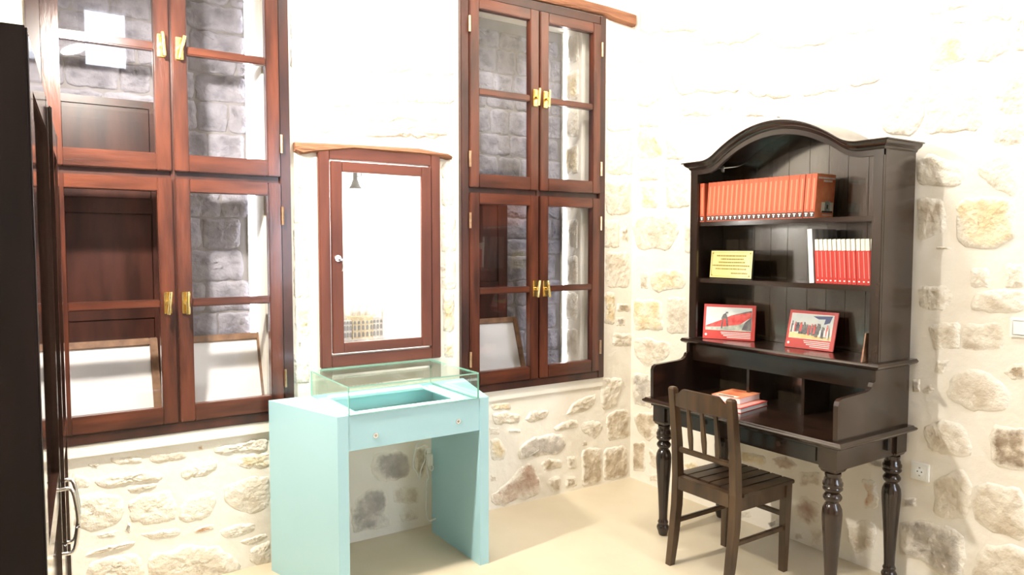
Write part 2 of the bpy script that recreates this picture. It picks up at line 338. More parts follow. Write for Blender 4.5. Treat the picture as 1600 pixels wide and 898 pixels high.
stones('R', 980, 500, 3.21, [([(35, 85), (120, 95), (220, 110), (200, 190), (110, 240), (40, 180)], 't'), ([(27, 270), (110, 270), (130, 300), (130, 440), (30, 420)], 'g'),
    ([(35, 470), (110, 460), (160, 480), (150, 570), (110, 610), (50, 560)], 'b'), (rc(30, 612, 92, 755), 'b'), ([(110, 640), (160, 680), (160, 760), (110, 720)], 't'), (rc(110, 770, 155, 808), 't'), (rc(40, 0, 180, 50), 'y')])
stones('R', 1040, 680, 4.118, [([(680, 150), (780, 130), (850, 190), (810, 240), (720, 220)], 'r'), ([(830, 460), (880, 385), (1000, 450), (990, 560), (920, 580), (840, 530)], 'r'),
    ([(650, 560), (720, 530), (730, 580), (670, 600)], 'g'), (rc(830, 620, 895, 668), 't'), (rc(475, 480, 550, 530), 't'), ([(110, 180), (190, 160), (220, 200), (150, 240)], 'y'),
    ([(480, 100), (640, 130), (650, 200), (490, 170)], 'y'), (rc(930, 600, 1015, 715), 't'), (rc(860, 235, 1005, 330), 't')])
stones('R', 1180, 700, 4.535, [([(750, 215), (860, 235), (850, 290), (885, 350), (860, 420), (780, 430), (760, 400), (800, 330)], 'o'), ([(650, 540), (800, 500), (860, 560), (850, 700), (710, 745), (660, 660)], 't'),
    ([(770, 90), (930, 60), (930, 150), (850, 150)], 'g')])
stones('R', 1380, 650, 3.623, [([(100, 610), (240, 595), (400, 640), (465, 690), (450, 900), (380, 940), (250, 830), (90, 780)], 'g'), ([(510, 870), (560, 740), (720, 720), (830, 760), (830, 940), (500, 940)], 't'),
    ([(280, 370), (440, 290), (505, 390), (485, 560), (420, 590), (290, 560)], 't'), ([(518, 390), (580, 380), (800, 420), (830, 710), (600, 650), (505, 570)], 't'),
    ([(600, 150), (620, 50), (720, 60), (830, 80), (830, 310), (730, 310), (620, 270)], 'd'), ([(230, 60), (330, 20), (470, 60), (510, 210), (440, 235), (260, 195)], 't'), (rc(110, 460, 188, 515), 'g')])
stones('R', 1400, 440, 3.74, [([(130, 30), (300, 20), (330, 90), (280, 170), (200, 165), (140, 150)], 't'), ([(440, 170), (450, 80), (560, 40), (760, 50), (760, 170), (600, 185)], 't'),
    ([(190, 260), (250, 240), (375, 240), (370, 390), (220, 395)], 't'), ([(385, 245), (620, 240), (630, 395), (480, 405), (385, 392)], 't'), ([(220, 530), (240, 455), (320, 455), (290, 500), (275, 545)], 't'),
    ([(295, 650), (330, 560), (440, 510), (560, 540), (660, 640), (660, 740), (580, 765), (440, 750), (330, 700)], 't'), ([(625, 530), (670, 480), (770, 475), (770, 570), (680, 575)], 'b'),
    ([(150, 620), (200, 595), (230, 630), (190, 660), (150, 650)], 't'), (rc(95, 568, 143, 645), 'g')])
stones('R', 1400, 200, 3.454, [([(120, 300), (110, 180), (180, 140), (380, 200), (350, 305), (240, 320)], 'c'), ([(110, 380), (260, 385), (270, 560), (120, 610)], 't'), ([(340, 620), (330, 400), (430, 370), (640, 390), (650, 600), (470, 665)], 'y'),
    ([(440, 200), (570, 140), (630, 180), (660, 300), (640, 380), (520, 325), (450, 260)], 'c'), (rc(400, 755, 505, 860), 'c'), (rc(590, 730, 690, 865), 'c'), (rc(215, 640, 300, 655), 't')])
stones('R', 1380, 0, 3.741, [([(270, 90), (250, 0), (500, 0), (495, 35), (360, 70)], 'c'), ([(260, 190), (480, 210), (490, 340), (290, 420), (260, 370)], 'y'), ([(0, 530), (240, 500), (240, 700), (160, 800), (0, 770)], 'c'),
    ([(260, 480), (420, 450), (550, 470), (580, 730), (540, 760), (380, 775), (240, 790)], 'c'), ([(550, 200), (720, 150), (740, 290), (620, 365), (540, 360)], 'c'), ([(650, 530), (720, 440), (823, 400), (823, 660), (690, 670)], 'p'),
    ([(630, 820), (660, 730), (823, 690), (823, 830), (720, 860)], 'p'), (rc(775, 20, 823, 300), 'p'), (rc(560, 20, 750, 120), 'c'), (rc(400, 112, 480, 135), 't')])
stones('R', 980, 0, 3.81, [([(75, 40), (420, 20), (430, 180), (80, 200)], 'c'), ([(450, 30), (660, 10), (820, 200), (640, 255), (460, 270)], 'c'), ([(850, 20), (1250, 30), (1240, 230), (940, 300), (850, 250)], 'c'),
    ([(260, 390), (420, 330), (680, 290), (700, 540), (300, 560)], 'c'), ([(720, 320), (1000, 330), (980, 570), (840, 580), (720, 560)], 'c'), ([(1020, 330), (1260, 280), (1265, 540), (1040, 575)], 'p'),
    ([(1290, 270), (1500, 220), (1500, 490), (1330, 520)], 'c'), (rc(540, 565, 640, 655), 'c'), (rc(700, 640, 820, 695), 'p'), (rc(330, 600, 500, 690), 'c'), ([(1300, 40), (1490, 30), (1490, 180), (1310, 210)], 'c')])
# stones of the wall behind the camera (seen mirrored in the panes)
zz = .25
while zz < 3.9:
    h = random.uniform(.16, .3); xx = -2.05 + random.uniform(-.05, .05)
    while xx < -1.15:
        w = random.uniform(.22, .5)
        stone([(xx, zz), (xx+w-.04, zz), (xx+w-.04, zz+h-.04), (xx, zz+h-.04)], 'F', 1, 1, YF, random.choice('tgctb'), .02, wall_front); xx += w
    zz += h

# plaster ledges under the tall windows and the light-coloured reveals inside
structure(B().box(LWX-.05, LWX+WW-.0, -.022, .01, .672, .735, .006).build('trim_1', 'plaster'), 'white plaster ledge under the tall window on the left')
structure(B().box(RWX-.02, RWX+WW+.01, -.012, .01, .668, .735, .005).build('trim_2', 'plaster'), 'white plaster ledge under the tall window on the right')

# ------------------------------------------------------------------ tall windows
SZ = WB+.051
def latch(x, z, sash, tilt):
    bl = B().box(x-.016, x+.016, -.050, -.040, z-.050, z+.050, .002)
    lt = bl.build('latch', 'brass', sash)
    B().tube([(x, -.05, z), (x, -.078, z)], .011, 10).build('spindle', 'brass', sash, 40)
    d = Vector((math.sin(tilt), 0, math.cos(tilt)))
    c = Vector((x+.004, -.082, z))
    B().tube([c-d*.052, c-d*.04, c, c+d*.04, c+d*.052], [.008, .009, .0085, .009, .008], 10).build('latch_handle', 'brass', sash, 40)
    return lt
def sash(win, x0, x1, z0, z1, zm, hinge_side, label):
    st, y0, y1 = .063, -.040, .008
    s = B()
    s.box(x0, x0+st, y0, y1, z0, z1, .004); s.box(x1-st, x1, y0, y1, z0, z1, .004)
    o = s.build('sash', 'wwood', win); o['label'] = label
    for a, c in ((z0, z0+.078), (z1-.062, z1)): B().box(x0+st-.002, x1-st+.002, y0+.001, y1-.001, a, c, .004).build('rail', 'wwoodh', o)
    B().box(x0+st-.002, x1-st+.002, y0+.003, y1-.004, zm-.019, zm+.019, .005).build('glazing_bar', 'wwoodh', o)
    for a, c in ((z0+.072, zm-.016), (zm+.016, z1-.056)): B().box(x0+st-.006, x1-st+.006, -.014, -.010, a, c).build('pane', 'glass', o)
    xh = x0-.004 if hinge_side < 0 else x1+.004
    for zh in (z0+.16, z1-.16): B().tube([(xh, -.046, zh-.045), (xh, -.046, zh+.045)], .007, 8).build('hinge', 'hinge', o, 40)
    return o
def tall_window(name, x0, label, tilts):
    w = bpy.data.objects.new(name, None); COL.objects.link(w); w.location = (x0+WW/2, 0, WB); BASE[w.name] = Vector(w.location)
    structure(w, label)
    f = B()
    fr = .052
    f.box(x0, x0+fr, -.030, .06, WB, WT, .004); f.box(x0+WW-fr, x0+WW, -.030, .06, WB, WT, .004)
    f.box(x0+fr, x0+WW-fr, -.029, .06, WB, WB+.047, .004); f.box(x0+fr, x0+WW-fr, -.029, .06, WT-.055, WT, .004)
    f.box(x0+fr, x0+WW-fr, -.012, .06, 1.910, 1.950); f.box(x0+.538, x0+.556, -.020, .05, WB+.04, WT-.05)
    f.build('frame', 'wframe', w)
    xa, xb, xc, xd = x0+.054, x0+.541, x0+.553, x0+1.034
    i = 0
    for (z0, z1, zm, n) in ((1.947, 3.030, 2.500, 'upper'), (.782, 1.914, 1.340, 'lower')):
        l = sash(w, xa, xb, z0, z1, zm, -1, n+' left sash'); r = sash(w, xc, xd, z0, z1, zm, 1, n+' right sash')
        latch(xb-.032, zm+.004, l, tilts[i]); latch(xc+.032, zm+.002, r, tilts[i+1]); i += 2
    return w
W1 = tall_window('window_1', LWX, 'tall dark-red wooden window with brass latches, beside the dark cabinet', (-.06, .22, .10, .02))
W2 = tall_window('window_2', RWX, 'tall dark-red wooden window with brass latches, nearest the writing desk', (.08, .06, .14, -.16))
# niche linings behind the panes
def lining(hx, deep, right, th):
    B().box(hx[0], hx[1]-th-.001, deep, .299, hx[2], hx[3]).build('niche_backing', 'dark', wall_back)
    B().box(hx[1]-th, hx[1]-.001, .066, .299, hx[2], hx[3]).build('reveal_lining', right, wall_back)
    z = hx[2]+.01
    while z < hx[3]-.08:
        h = random.uniform(.10, .17); x = hx[0]+random.uniform(-.12, 0)
        while x < hx[1]-th-.06:
            w = random.uniform(.14, .30); a, c_ = max(x, hx[0]+.004), min(x+w-.012, hx[1]-th-.006)
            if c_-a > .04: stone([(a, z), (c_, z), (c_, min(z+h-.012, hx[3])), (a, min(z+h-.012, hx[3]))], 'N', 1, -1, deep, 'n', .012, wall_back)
            x += w
        z += h
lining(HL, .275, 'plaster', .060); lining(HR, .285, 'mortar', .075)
for i in range(9):
    z = .86+i*.245; s1 = random.uniform(.10, .14)
    stone([(.10, z), (.10+s1, z+.01), (.10+s1, z+.18), (.10, z+.19)], 'V', 0, -1, HR[1]-.075, random.choice('cty'), .008, wall_back)
M['ledcase'] = P('case_light_diffuser', (.9, .9, .9), rough=.5, emit=(.95, 1, .99), es=1.5)
M['ledlit'] = P('niche_fill_diffuser', (.9, .9, .9), rough=.5, emit=(.88, .92, 1), es=13)  # guessed niche strips, added to brighten what lies behind the panes
for hx, th, y_, lab, sw_ in ((HL, .060, .262, 'added vertical light strip inside the window beside the dark cabinet', .022), (HR, .075, .240, 'added vertical light strip inside the window near the desk', .010)):
    xe = hx[1]-th-.002
    t_ = thing('light_strip', (xe-.012, y_, hx[2]), lab, 'lamp', 'added light strips in the window niches')
    B().box(xe-sw_-.006, xe, y_+.002, y_+.012, hx[2]+.002, hx[3]-.002).build('housing', 'white', t_); B().box(xe-sw_-.003, xe-.003, y_-.004, y_+.0019, hx[2]+.01, hx[3]-.01, .002).build('diffuser', 'ledlit', t_)
# dark panelled shutter leaves, guessed and added to darken the left-hand panes
def added_shutter(win, x0, x1, z0, z1, y0):
    s = B(); e = .07
    s.box(x0, x0+e, y0, y0+.02, z0, z1, .003); s.box(x1-e, x1, y0, y0+.02, z0, z1, .003)
    o = s.build('added_shutter', 'shut', win)
    n = max(2, round((z1-z0)/.55)); H = (z1-z0)/n
    for q in range(n+1):
        a = max(z0, z0+q*H-.035); c_ = min(z1, z0+q*H+.035); B().box(x0+e, x1-e, y0+.001, y0+.019, a, c_).build('added_shutter_rail', 'shut', o)
    for q in range(n): B().box(x0+e, x1-e, y0+.007, y0+.014, z0+q*H+.035, z0+q*H+H-.035, .004).build('added_shutter_panel', 'shut', o)
added_shutter(W1, HL[0]+.005, LWX+.56, SZ+.001, 2.30, .245)
added_shutter(W2, HR[0]+.005, RWX+.50, SZ+.001, 1.90, .250)

def leaning_frame(x0, x1, z0, h, y0, y1, name, label, cat, group):
    w = x1-x0; ang = math.atan2(y1-y0, h)
    t = thing(name, ((x0+x1)/2, y0, z0), label, cat, group, rot=(-ang, 0, 0))
    L = math.hypot(h, y1-y0); f = .035
    B().box(-w/2, -w/2+f, 0, .02, 0, L, .003).build('frame_side', 'oak', t, local=True); B().box(w/2-f, w/2, 0, .02, 0, L, .003).build('frame_side', 'oak', t, local=True)
    B().box(-w/2+f, w/2-f, 0, .02, 0, f, .003).build('frame_rail', 'oak', t, local=True); B().box(-w/2+f, w/2-f, 0, .02, L-f, L, .003).build('frame_rail', 'oak', t, local=True)
    B().box(-w/2+f, w/2-f, .010, .016, f, L-f).build('sheet', 'paper', t, local=True)
    return t
g = 'framed sheets leaning behind window panes'
leaning_frame(-3.36, -2.925, SZ, .375, .10, .22, 'picture_frame', 'wood-framed white sheet behind the left sash of the window beside the dark cabinet', 'picture frame', g)
leaning_frame(-2.90, -2.42, SZ, .370, .10, .22, 'picture_frame', 'wood-framed white sheet behind the right sash of the window beside the dark cabinet', 'picture frame', g)
leaning_frame(-1.20, -.80, SZ, .365, .10, .22, 'picture_frame', 'wood-framed white sheet behind the left sash of the window near the desk', 'picture frame', g)

# ------------------------------------------------------------------ lintels
def beam(pts_top, pts_bot, y0, y1, name, label):
    n = len(pts_top); rs = []
    for (xt, zt), (xb, zb) in zip(pts_top, pts_bot):
        j = lambda: random.uniform(-.004, .004)
        rs.append([(xt, y0+j(), zt-.008), (xt, y0+.012, zt+j()), (xt, y1, zt), (xb, y1, zb), (xb, y0+.010, zb+j()), (xb, y0+j(), zb+.010)])
    structure(B().rings(rs).build(name, 'rough', None, 40), label)
beam([(-2.310, 2.122), (-2.27, 2.130), (-2.20, 2.126), (-2.0, 2.138), (-1.8, 2.136), (-1.62, 2.142), (-1.50, 2.132), (-1.44, 2.130), (-1.415, 2.118)],
     [(-2.310, 2.078), (-2.27, 2.066), (-2.22, 2.078), (-2.0, 2.11), (-1.8, 2.11), (-1.62, 2.11), (-1.50, 2.105), (-1.44, 2.094), (-1.415, 2.098)], -.035, .02, 'trim_3', 'rough weathered timber lintel over the small glazed niche')
beam([(-1.45, 3.185), (-1.1, 3.175), (-.7, 3.178), (-.45, 3.162), (-.25, 3.155), (-.02, 3.146)], [(-1.45, 3.10), (-1.1, 3.098), (-.7, 3.10), (-.28, 3.098), (-.22, 3.085), (-.02, 3.070)], -.04, .02, 'trim_4', 'weathered timber lintel over the tall window near the desk')

# ------------------------------------------------------------------ glazed wall niche
nc = thing('wall_cabinet', (-1.84, 0, .969), 'small reddish-brown framed glass door of a bright white wall niche', 'cabinet')
for a in ((-2.191, -2.133), (-1.550, -1.491)): B().box(*a, -.028, -.001, .969, 2.119, .004).build('frame_post', 'nwood', nc)
for a in ((.969, 1.030), (2.054, 2.119)): B().box(-2.134, -1.549, -.027, -.008, *a, .003).build('frame_rail', 'nwoodh', nc)
f = B(); f.box(-2.129, -2.069, -.036, -.014, 1.043, 2.043, .003); f.box(-1.612, -1.554, -.036, -.014, 1.043, 2.043, .003)
d = f.build('door', 'nwood', nc)
for a in ((1.043, 1.094), (1.990, 2.043)): B().box(-2.070, -1.611, -.035, -.0145, *a, .003).build('door_rail', 'nwoodh', d)
B().box(-2.073, -1.608, -.026, -.022, 1.090, 1.994).build('pane', 'glass', d)
B().disc((-2.099, 1.541), .019, 1, -.036, -.044, 20, .016).build('lock', 'chrome', d, 40)
k = B(); k.box(-2.104, -2.094, -.062, -.042, 1.538, 1.544); k.box(-2.094, -2.078, -.064, -.060, 1.528, 1.540, .002); k.tube([(-2.082, -.062, 1.53), (-2.083, -.064, 1.50), (-2.085, -.063, 1.475)], .003, 6)
k.build('key', 'chrome', d)
f = B(); y2 = .298
f.box(HN[0], HN[0]+.006, .0005, y2, HN[2], HN[3]); f.box(HN[1]-.006, HN[1], .0005, y2, HN[2], HN[3]); f.box(HN[0]+.006, HN[1]-.006, .0005, y2, HN[2], HN[2]+.006); f.box(HN[0]+.006, HN[1]-.006, .0005, y2, HN[3]-.006, HN[3])
f.box(HN[0]+.006, HN[1]-.006, y2-.006, y2, HN[2]+.006, HN[3]-.006); f.build('lining', 'nichew', nc)
# spotlight in the niche
lx, ly = -1.925, .15
NT = 2.020
sl = thing('niche_spotlight', (lx, ly, HN[3]-.0065), 'tiny grey spotlight hanging at the top of the white wall niche', 'lamp')
B().lathe([(.012, -.055), (.013, -.02), (.013, .029)], (lx, ly, NT), 14).build('stem', 'lampdark', sl, 40)
B().lathe([(.034, -.100), (.033, -.092), (.024, -.080), (.015, -.052)], (lx, ly, NT), 18).build('shade', 'lampdark', sl, 40)
B().tube([(lx+.013, ly, NT-.030), (lx+.034, ly, NT-.030), (lx+.036, ly, NT-.002)], .004, 6).build('bracket', 'lampdark', sl)
B().lathe([(.026, -.1015), (.026, -.1002)], (lx, ly, NT), 18).build('lens', 'lens', sl)
ld = bpy.data.lights.new('niche_spotlight_bulb', 'POINT'); ld.energy = 6; ld.shadow_soft_size = .03; ld.color = (1, .97, .92)
lo = bpy.data.objects.new('bulb', ld); COL.objects.link(lo); lo.parent = sl; lo.location = (.06, -.02, -.20)
# ornate model building
mz = HN[2]+.056
mo = thing('model_building', (-1.91, .13, HN[2]+.006), 'ornate silver and gilt model building with domes inside the white wall niche', 'model')
def blk(x0, x1, y0, y1, z0, z1): return B().box(x0, x1, y0, y1, z0, z1, .002)
blk(-2.035, -1.785, .07, .20, mz, mz+.012).build('base', 'silver', mo)
B().box(-2.05, -1.77, .06, .21, HN[2]+.0062, mz-.0002, .003).build('plinth', 'nichew', mo)
c = blk(-1.975, -1.855, .085, .18, mz+.012, mz+.135).build('central_block', 'gilt', mo)
l_ = blk(-2.025, -1.975, .095, .17, mz+.012, mz+.115).build('wing', 'silver', mo); r_ = blk(-1.855, -1.795, .095, .17, mz+.012, mz+.125).build('wing', 'silver', mo)
for (par, xa, xb, yy, nx) in ((c, -1.975, -1.855, .085, 5), (l_, -2.025, -1.975, .095, 3), (r_, -1.855, -1.795, .095, 3)):
    for q in range(nx):
        for z0, z1 in ((.022, .050), (.060, .088), (.094, .112)):
            xm = xa+(xb-xa)*(q+.5)/nx
            B().prism([(xm-.006, mz+z0), (xm+.006, mz+z0), (xm+.006, mz+z1-.006), (xm, mz+z1), (xm-.006, mz+z1-.006)], 1, yy-.003, yy+.001).build('arched_window', 'lampgrey', par)
for xm, zt, rr in ((-2.005, .115, .012), (-1.955, .135, .016), (-1.915, .135, .020), (-1.873, .135, .016), (-1.83, .125, .012)):
    d = B().lathe([(rr, zt), (rr*1.05, zt+.012), (rr*.95, zt+.022), (rr*.6, zt+.034), (.003, zt+.042), (.002, zt+.062), (.0005, zt+.066)], (xm, .125, mz), 14).build('dome', 'silver', mo, 50)
for xm in (-2.028, -1.795): B().lathe([(.005, .012), (.005, .15), (.008, .152), (.008, .158), (.004, .16), (.001, .185)], (xm, .10, mz), 10).build('minaret', 'silver', mo, 50)

# ------------------------------------------------------------------ teal display case
dc = thing('display_case', (-1.93, -.36, 0), 'pale teal display case with wedge-shaped legs and a glass cover', 'display case')
ZT = .851
B().prism([(-2.3256, -.625), (-2.2755, -.625), (-2.2755, -.10), (-2.482, -.10)], 2, 0, ZT).build('side_panel', 'teal', dc)
B().prism([(-1.594, -.625), (-1.542, -.625), (-1.388, -.10), (-1.594, -.10)], 2, 0, ZT).build('side_panel', 'teal', dc)
ap = B().box(-2.2745, -1.595, -.622, -.602, .689, ZT-.001, .001).build('drawer_front', 'teal', dc)
for x, z in ((-2.146, .744), (-1.716, .751)):
    lk = B().disc((x, z), .013, 1, -.622, -.627, 18, .012).build('lock', 'chrome', ap, 40)
    B().disc((x, z), .006, 1, -.627, -.6285, 12).build('keyhole', 'lampgrey', lk)
B().box(-2.2745, -1.595, -.118, -.102, .689, ZT-.001).build('back_rail', 'teal', dc)
B().box(-2.2745, -1.595, -.600, -.120, .689, .705).build('case_bottom', 'teal', dc)
tr = B(); zt0, zt1 = .706, .829
tr.box(-2.2745, -1.595, -.600, -.120, zt0, zt0+.045)
tr.build('tray', 'tealin', dc)
t = B()
t.box(-2.274, -1.596, -.600, -.545, zt1, zt1+.012); t.box(-2.274, -1.596, -.170, -.120, zt1, zt1+.012); t.box(-2.274, -2.200, -.545, -.170, zt1, zt1+.012); t.box(-1.675, -1.596, -.545, -.170, zt1, zt1+.012)
t.build('tray_rim', 'tealin', dc)
for a in ((-2.20, -1.68, -.580, -.552), (-2.20, -1.68, -.160, -.135)): B().box(*a, zt1+.0122, zt1+.020, .002).build('light_strip', 'ledcase', dc)
for a in ((-2.262, -2.236, -.54, -.18), (-1.652, -1.628, -.54, -.18), (-1.69, -1.68, -.54, -.18)): B().box(*a, zt1+.0122, zt1+.018, .002).build('light_strip', 'ledcase', dc)
GZ0, GZ1 = ZT-.0, .980
def gpane(x0, x1, y0, y1, z0, z1, thin):
    bl = B().box(x0, x1, y0, y1, z0, z1)
    for f in bl.bm.faces:
        f.normal_update(); f.material_index = 0 if abs(f.normal[thin]) > .9 else 1
    return bl.build('glass_pane', ['caseglass', 'gedge'], dc)
gx0, gx1, gy0, gy1, gt = -2.274, -1.600, -.628, -.105, .006
gpane(gx0, gx1, gy0, gy0+gt, GZ0+.001, GZ1-gt, 1); gpane(gx0, gx1, gy1-gt, gy1, GZ0+.001, GZ1-gt, 1)
gpane(gx0, gx0+gt, gy0+gt, gy1-gt, GZ0+.001, GZ1-gt, 0); gpane(gx1-gt, gx1, gy0+gt, gy1-gt, GZ0+.001, GZ1-gt, 0)
gpane(gx0, gx1, gy0, gy1, GZ1-gt, GZ1, 2)
# cable hanging behind it
pc = thing('power_cable', (-1.62, -.15, .45), 'white power cable with an adapter hanging under the teal display case', 'cable')
def sm(pts, n=6):
    P_ = [Vector(p) for p in pts]; out = []
    for i in range(len(P_)-1):
        p0, p1, p2, p3 = P_[max(i-1, 0)], P_[i], P_[i+1], P_[min(i+2, len(P_)-1)]
        for k in range(n):
            t = k/n; out.append(.5*((2*p1)+(-p0+p2)*t+(2*p0-5*p1+4*p2-p3)*t*t+(-p0+3*p1-3*p2+p3)*t**3))
    return out+[P_[-1]]
def pw(px, py, y=-.15): return pix(px, py, 1, y)
B().tube(sm([pw(664, 690), pw(652, 694), pw(647, 712), pw(646, 728), pw(652, 740), pw(655, 748), pw(658, 733), pw(664, 718), pw(664, 706), pw(667, 700)]), .0032, 6).build('cord', 'white', pc, 60)
B().tube(sm([pw(672, 722), pw(677, 730), pw(674, 735), pw(667, 727), pw(669, 740), pw(670, 747), pw(667, 752), pw(666, 780), pw(666, 800), pw(669, 812), pw(672, 813)]), .0032, 6).build('cord', 'white', pc, 60)
a_ = pw(671, 717); B().box(a_.x-.016, a_.x+.016, -.165, -.135, a_.z-.035, a_.z+.030, .005).build('adapter', 'white', pc)
a_ = pw(670, 704); B().tube([(a_.x, -.15, a_.z-.012), (a_.x, -.15, a_.z+.012)], .010, 10).build('plug_neck', 'white', pc)
p1, p2 = pw(671, 814), pw(681, 810); B().tube([p1, p1.lerp(p2, .5), p2], [.006, .005, .005], 8).build('plug_end', 'white', pc)

# ------------------------------------------------------------------ writing desk with hutch
YL, YR = -.7635, -1.950
wd = thing('writing_desk', (-.31, (YL+YR)/2, 0), 'near-black wooden writing desk with turned legs and an arched bookshelf top', 'desk')
IN = .045; K = .085
XF = -.63
B().rect(XF, -.012, YR, YL, [(.727, -.036), (.735, -.036), (.741, -.016), (.748, -.004), (.755, 0), (.760, -.003), (.764, -.010), (.770, -.014)]).build('desktop', 'deskh', wd, 30)
legprof = [(.020, 0), (.023, .004), (.026, .012), (.030, .028), (.034, .038), (.035, .048), (.030, .058), (.026, .064), (.027, .069), (.0295, .075), (.027, .081), (.0235, .090), (.0245, .130), (.029, .23), (.036, .33), (.0415, .405), (.0425, .435), (.040, .460), (.032, .478), (.026, .486),
           (.027, .491), (.034, .497), (.039, .507), (.039, .515), (.033, .524), (.028, .529), (.033, .537), (.041, .545), (.042, .552), (.038, .558), (.042, .565), (.042, .576), (.037, .583), (.036, .592), (.031, .601), (.034, .608), (.034, .618)]
ya, yb = YL-IN-K/2, YR+IN+K/2
xa, xb = XF+IN+K/2, -.065
for x in (xa, xb):
    for y in (ya, yb):
        lg = B().lathe(legprof, (x, y, 0), 24).build('leg', 'desk', wd, 60)
        B().rect(x-K/2, x+K/2, y-K/2, y+K/2, [(.612, -.020), (.618, -.018), (.626, -.008), (.634, -.004), (.640, 0), (.727, 0)]).build('leg_block', 'desk', lg)
B().box(xa-.028, xa-.008, yb+K/2, ya-K/2, .645, .727).build('apron', 'deskh', wd)
for y0, y1 in ((-1.335, -.905), (-1.80, -1.375)):
    dr = B().box(xa-.034, xa-.0285, y0, y1, .657, .722, .002).build('drawer', 'deskh', wd)
    ym = (y0+y1)/2-.035
    B().disc((ym, .699), .013, 0, xa-.056, xa-.034, 16, .010).build('knob', 'desk', dr, 40)
for y in (ya, yb): B().box(xa+K/2, xb-K/2, y-.030 if y < -1.4 else y+.010, y-.010 if y < -1.4 else y+.030, .632, .727).build('side_apron', 'desk', wd)
B().box(xb-.01, xb+.01, yb+K/2, ya-K/2, .645, .727).build('back_apron', 'deskh', wd)
B().box(-.185, -.165, yb-K/2-.0005, yb-.0095, .668, .722).build('socket_slot', 'black', wd)
HYL, HYR = -.799, -1.914       # hutch outer sides
gal = [(-.035, .7705), (-.598, .7705), (-.600, .925), (-.592, .944), (-.575, .953), (-.40, .961), (-.365, .966), (-.345, .980), (-.335, .998), (-.318, 1.003), (-.318, 1.050), (-.035, 1.050)]
for y0 in (HYL-.022, HYR): B().prism([(x, z) for x, z in gal], 1, y0, y0+.022).build('gallery_side', 'desk', wd)
B().box(-.055, -.036, HYR+.022, HYL-.022, .7705, 1.050).build('gallery_back', 'plank', wd)
B().box(-.290, -.275, HYR+.022, HYL-.022, .955, 1.050).build('gallery_rail', 'deskh', wd)
for y in (-1.19, -1.52): B().box(-.27, -.056, y-.008, y+.008, .7705, .955).build('pigeonhole_divider', 'desk', wd)
B().rect(-.318, -.030, HYR, HYL, [(1.0505, 0), (1.056, .012), (1.062, .022), (1.070, .026), (1.076, .022), (1.081, .020), (1.082, .008)]).build('ledge_shelf', 'deskh', wd, 30)
for y0 in (HYL-.022, HYR): B().box(-.285, -.036, y0, y0+.022, 1.083, 2.034).build('hutch_side', 'desk', wd)
for y0, y1 in ((HYL-.052, HYL), (HYR, HYR+.047)): B().box(-.303, -.2855, y0, y1, 1.083, 2.046, .002).build('hutch_stile', 'desk', wd)
# arch outline of the crown (y, z of the upper edge)
def arch(y):
    c = -1.353; u = abs(y-c)
    if u > .455: return 2.070
    if u > .36: t = (.455-u)/.095; return 2.070+.030*t*t
    h = lambda q: 2.2265-.1265*(q/.36)**2.0
    return max(2.070, h(u))
pl = [HYL-.023, -.94, -1.046, -1.153, -1.258, -1.381, -1.490, -1.594, -1.70, -1.80, HYR+.023]
for p0, p1 in zip(pl, pl[1:]):
    a, c_ = p1+.0012, p0-.0012
    B().prism([(a, 1.083), (c_, 1.083)]+[(c_+(a-c_)*q/5, arch(c_+(a-c_)*q/5)-.014) for q in range(6)], 0, -.050, -.036).build('back_board', 'plank', wd)
for z in (1.722, 1.406): B().box(-.285, -.051, HYR+.023, HYL-.023, z-.006, z+.018, .003).build('shelf', 'deskh', wd)
N = 60
ys = [HYL + (HYR-HYL)*i/N for i in range(N+1)]
fa = B(); rs = []
for y in ys:
    a = arch(y); low = max(2.004, a-.066) if abs(y+1.353) < .50 else 2.004
    rs.append([(-.302, y, low), (-.282, y, low), (-.282, y, a-.030), (-.302, y, a-.030)])
fa.rings(rs).build('arch_fascia', 'desk', wd, 40)
cp = [(-.304, -.040), (-.309, -.036), (-.312, -.028), (-.324, -.020), (-.331, -.012), (-.333, -.005), (-.342, -.003), (-.343, .002), (-.034, .002), (-.034, -.012), (-.28, -.016), (-.28, -.040)]
ys2 = [HYL+.045*(1-i/1)for i in (0,)] + [HYL+.0] + ys[1:-1] + [HYR, HYR-.045]
def cring(y, f):
    return [(-.304+(x+.304)*f if x < -.30 else x, y, arch(y)+z) for x, z in cp]
mid = [cring(y, 1) for y in ys]
for ring, sg in ((mid[0], 1), (mid[-1], -1)):      # mitred ends
    ring[:] = [(x, y+sg*max(0, -.304-x), z) for x, y, z in ring]
bc = B().rings(mid); bc.build('cornice', 'deskh', wd, 35)
# side returns of the cornice
for y0, s in ((HYL, 1), (HYR, -1)):
    prof = [(.000, -.040), (.005, -.036), (.008, -.028), (.020, -.020), (.027, -.012), (.029, -.005), (.038, -.003), (.039, .002), (-.01, .002), (-.01, -.040)]
    B().rings([[(-.304-(max(q, 0)), y0+s*q, 2.070+z) for q, z in prof], [(-.034, y0+s*q, 2.070+z) for q, z in prof]]).build('cornice_return', 'desk', wd, 35)

# ------------------------------------------------------------------ things on the desk
def dash_line(bl, mk, u0, u1, v, h, seed):
    rnd = random.Random(seed); u = u0
    while u < u1:
        w = rnd.uniform(.004, .012)
        mk(bl, u, min(u+w, u1), v, v+h); u += w+rnd.uniform(.0015, .003)
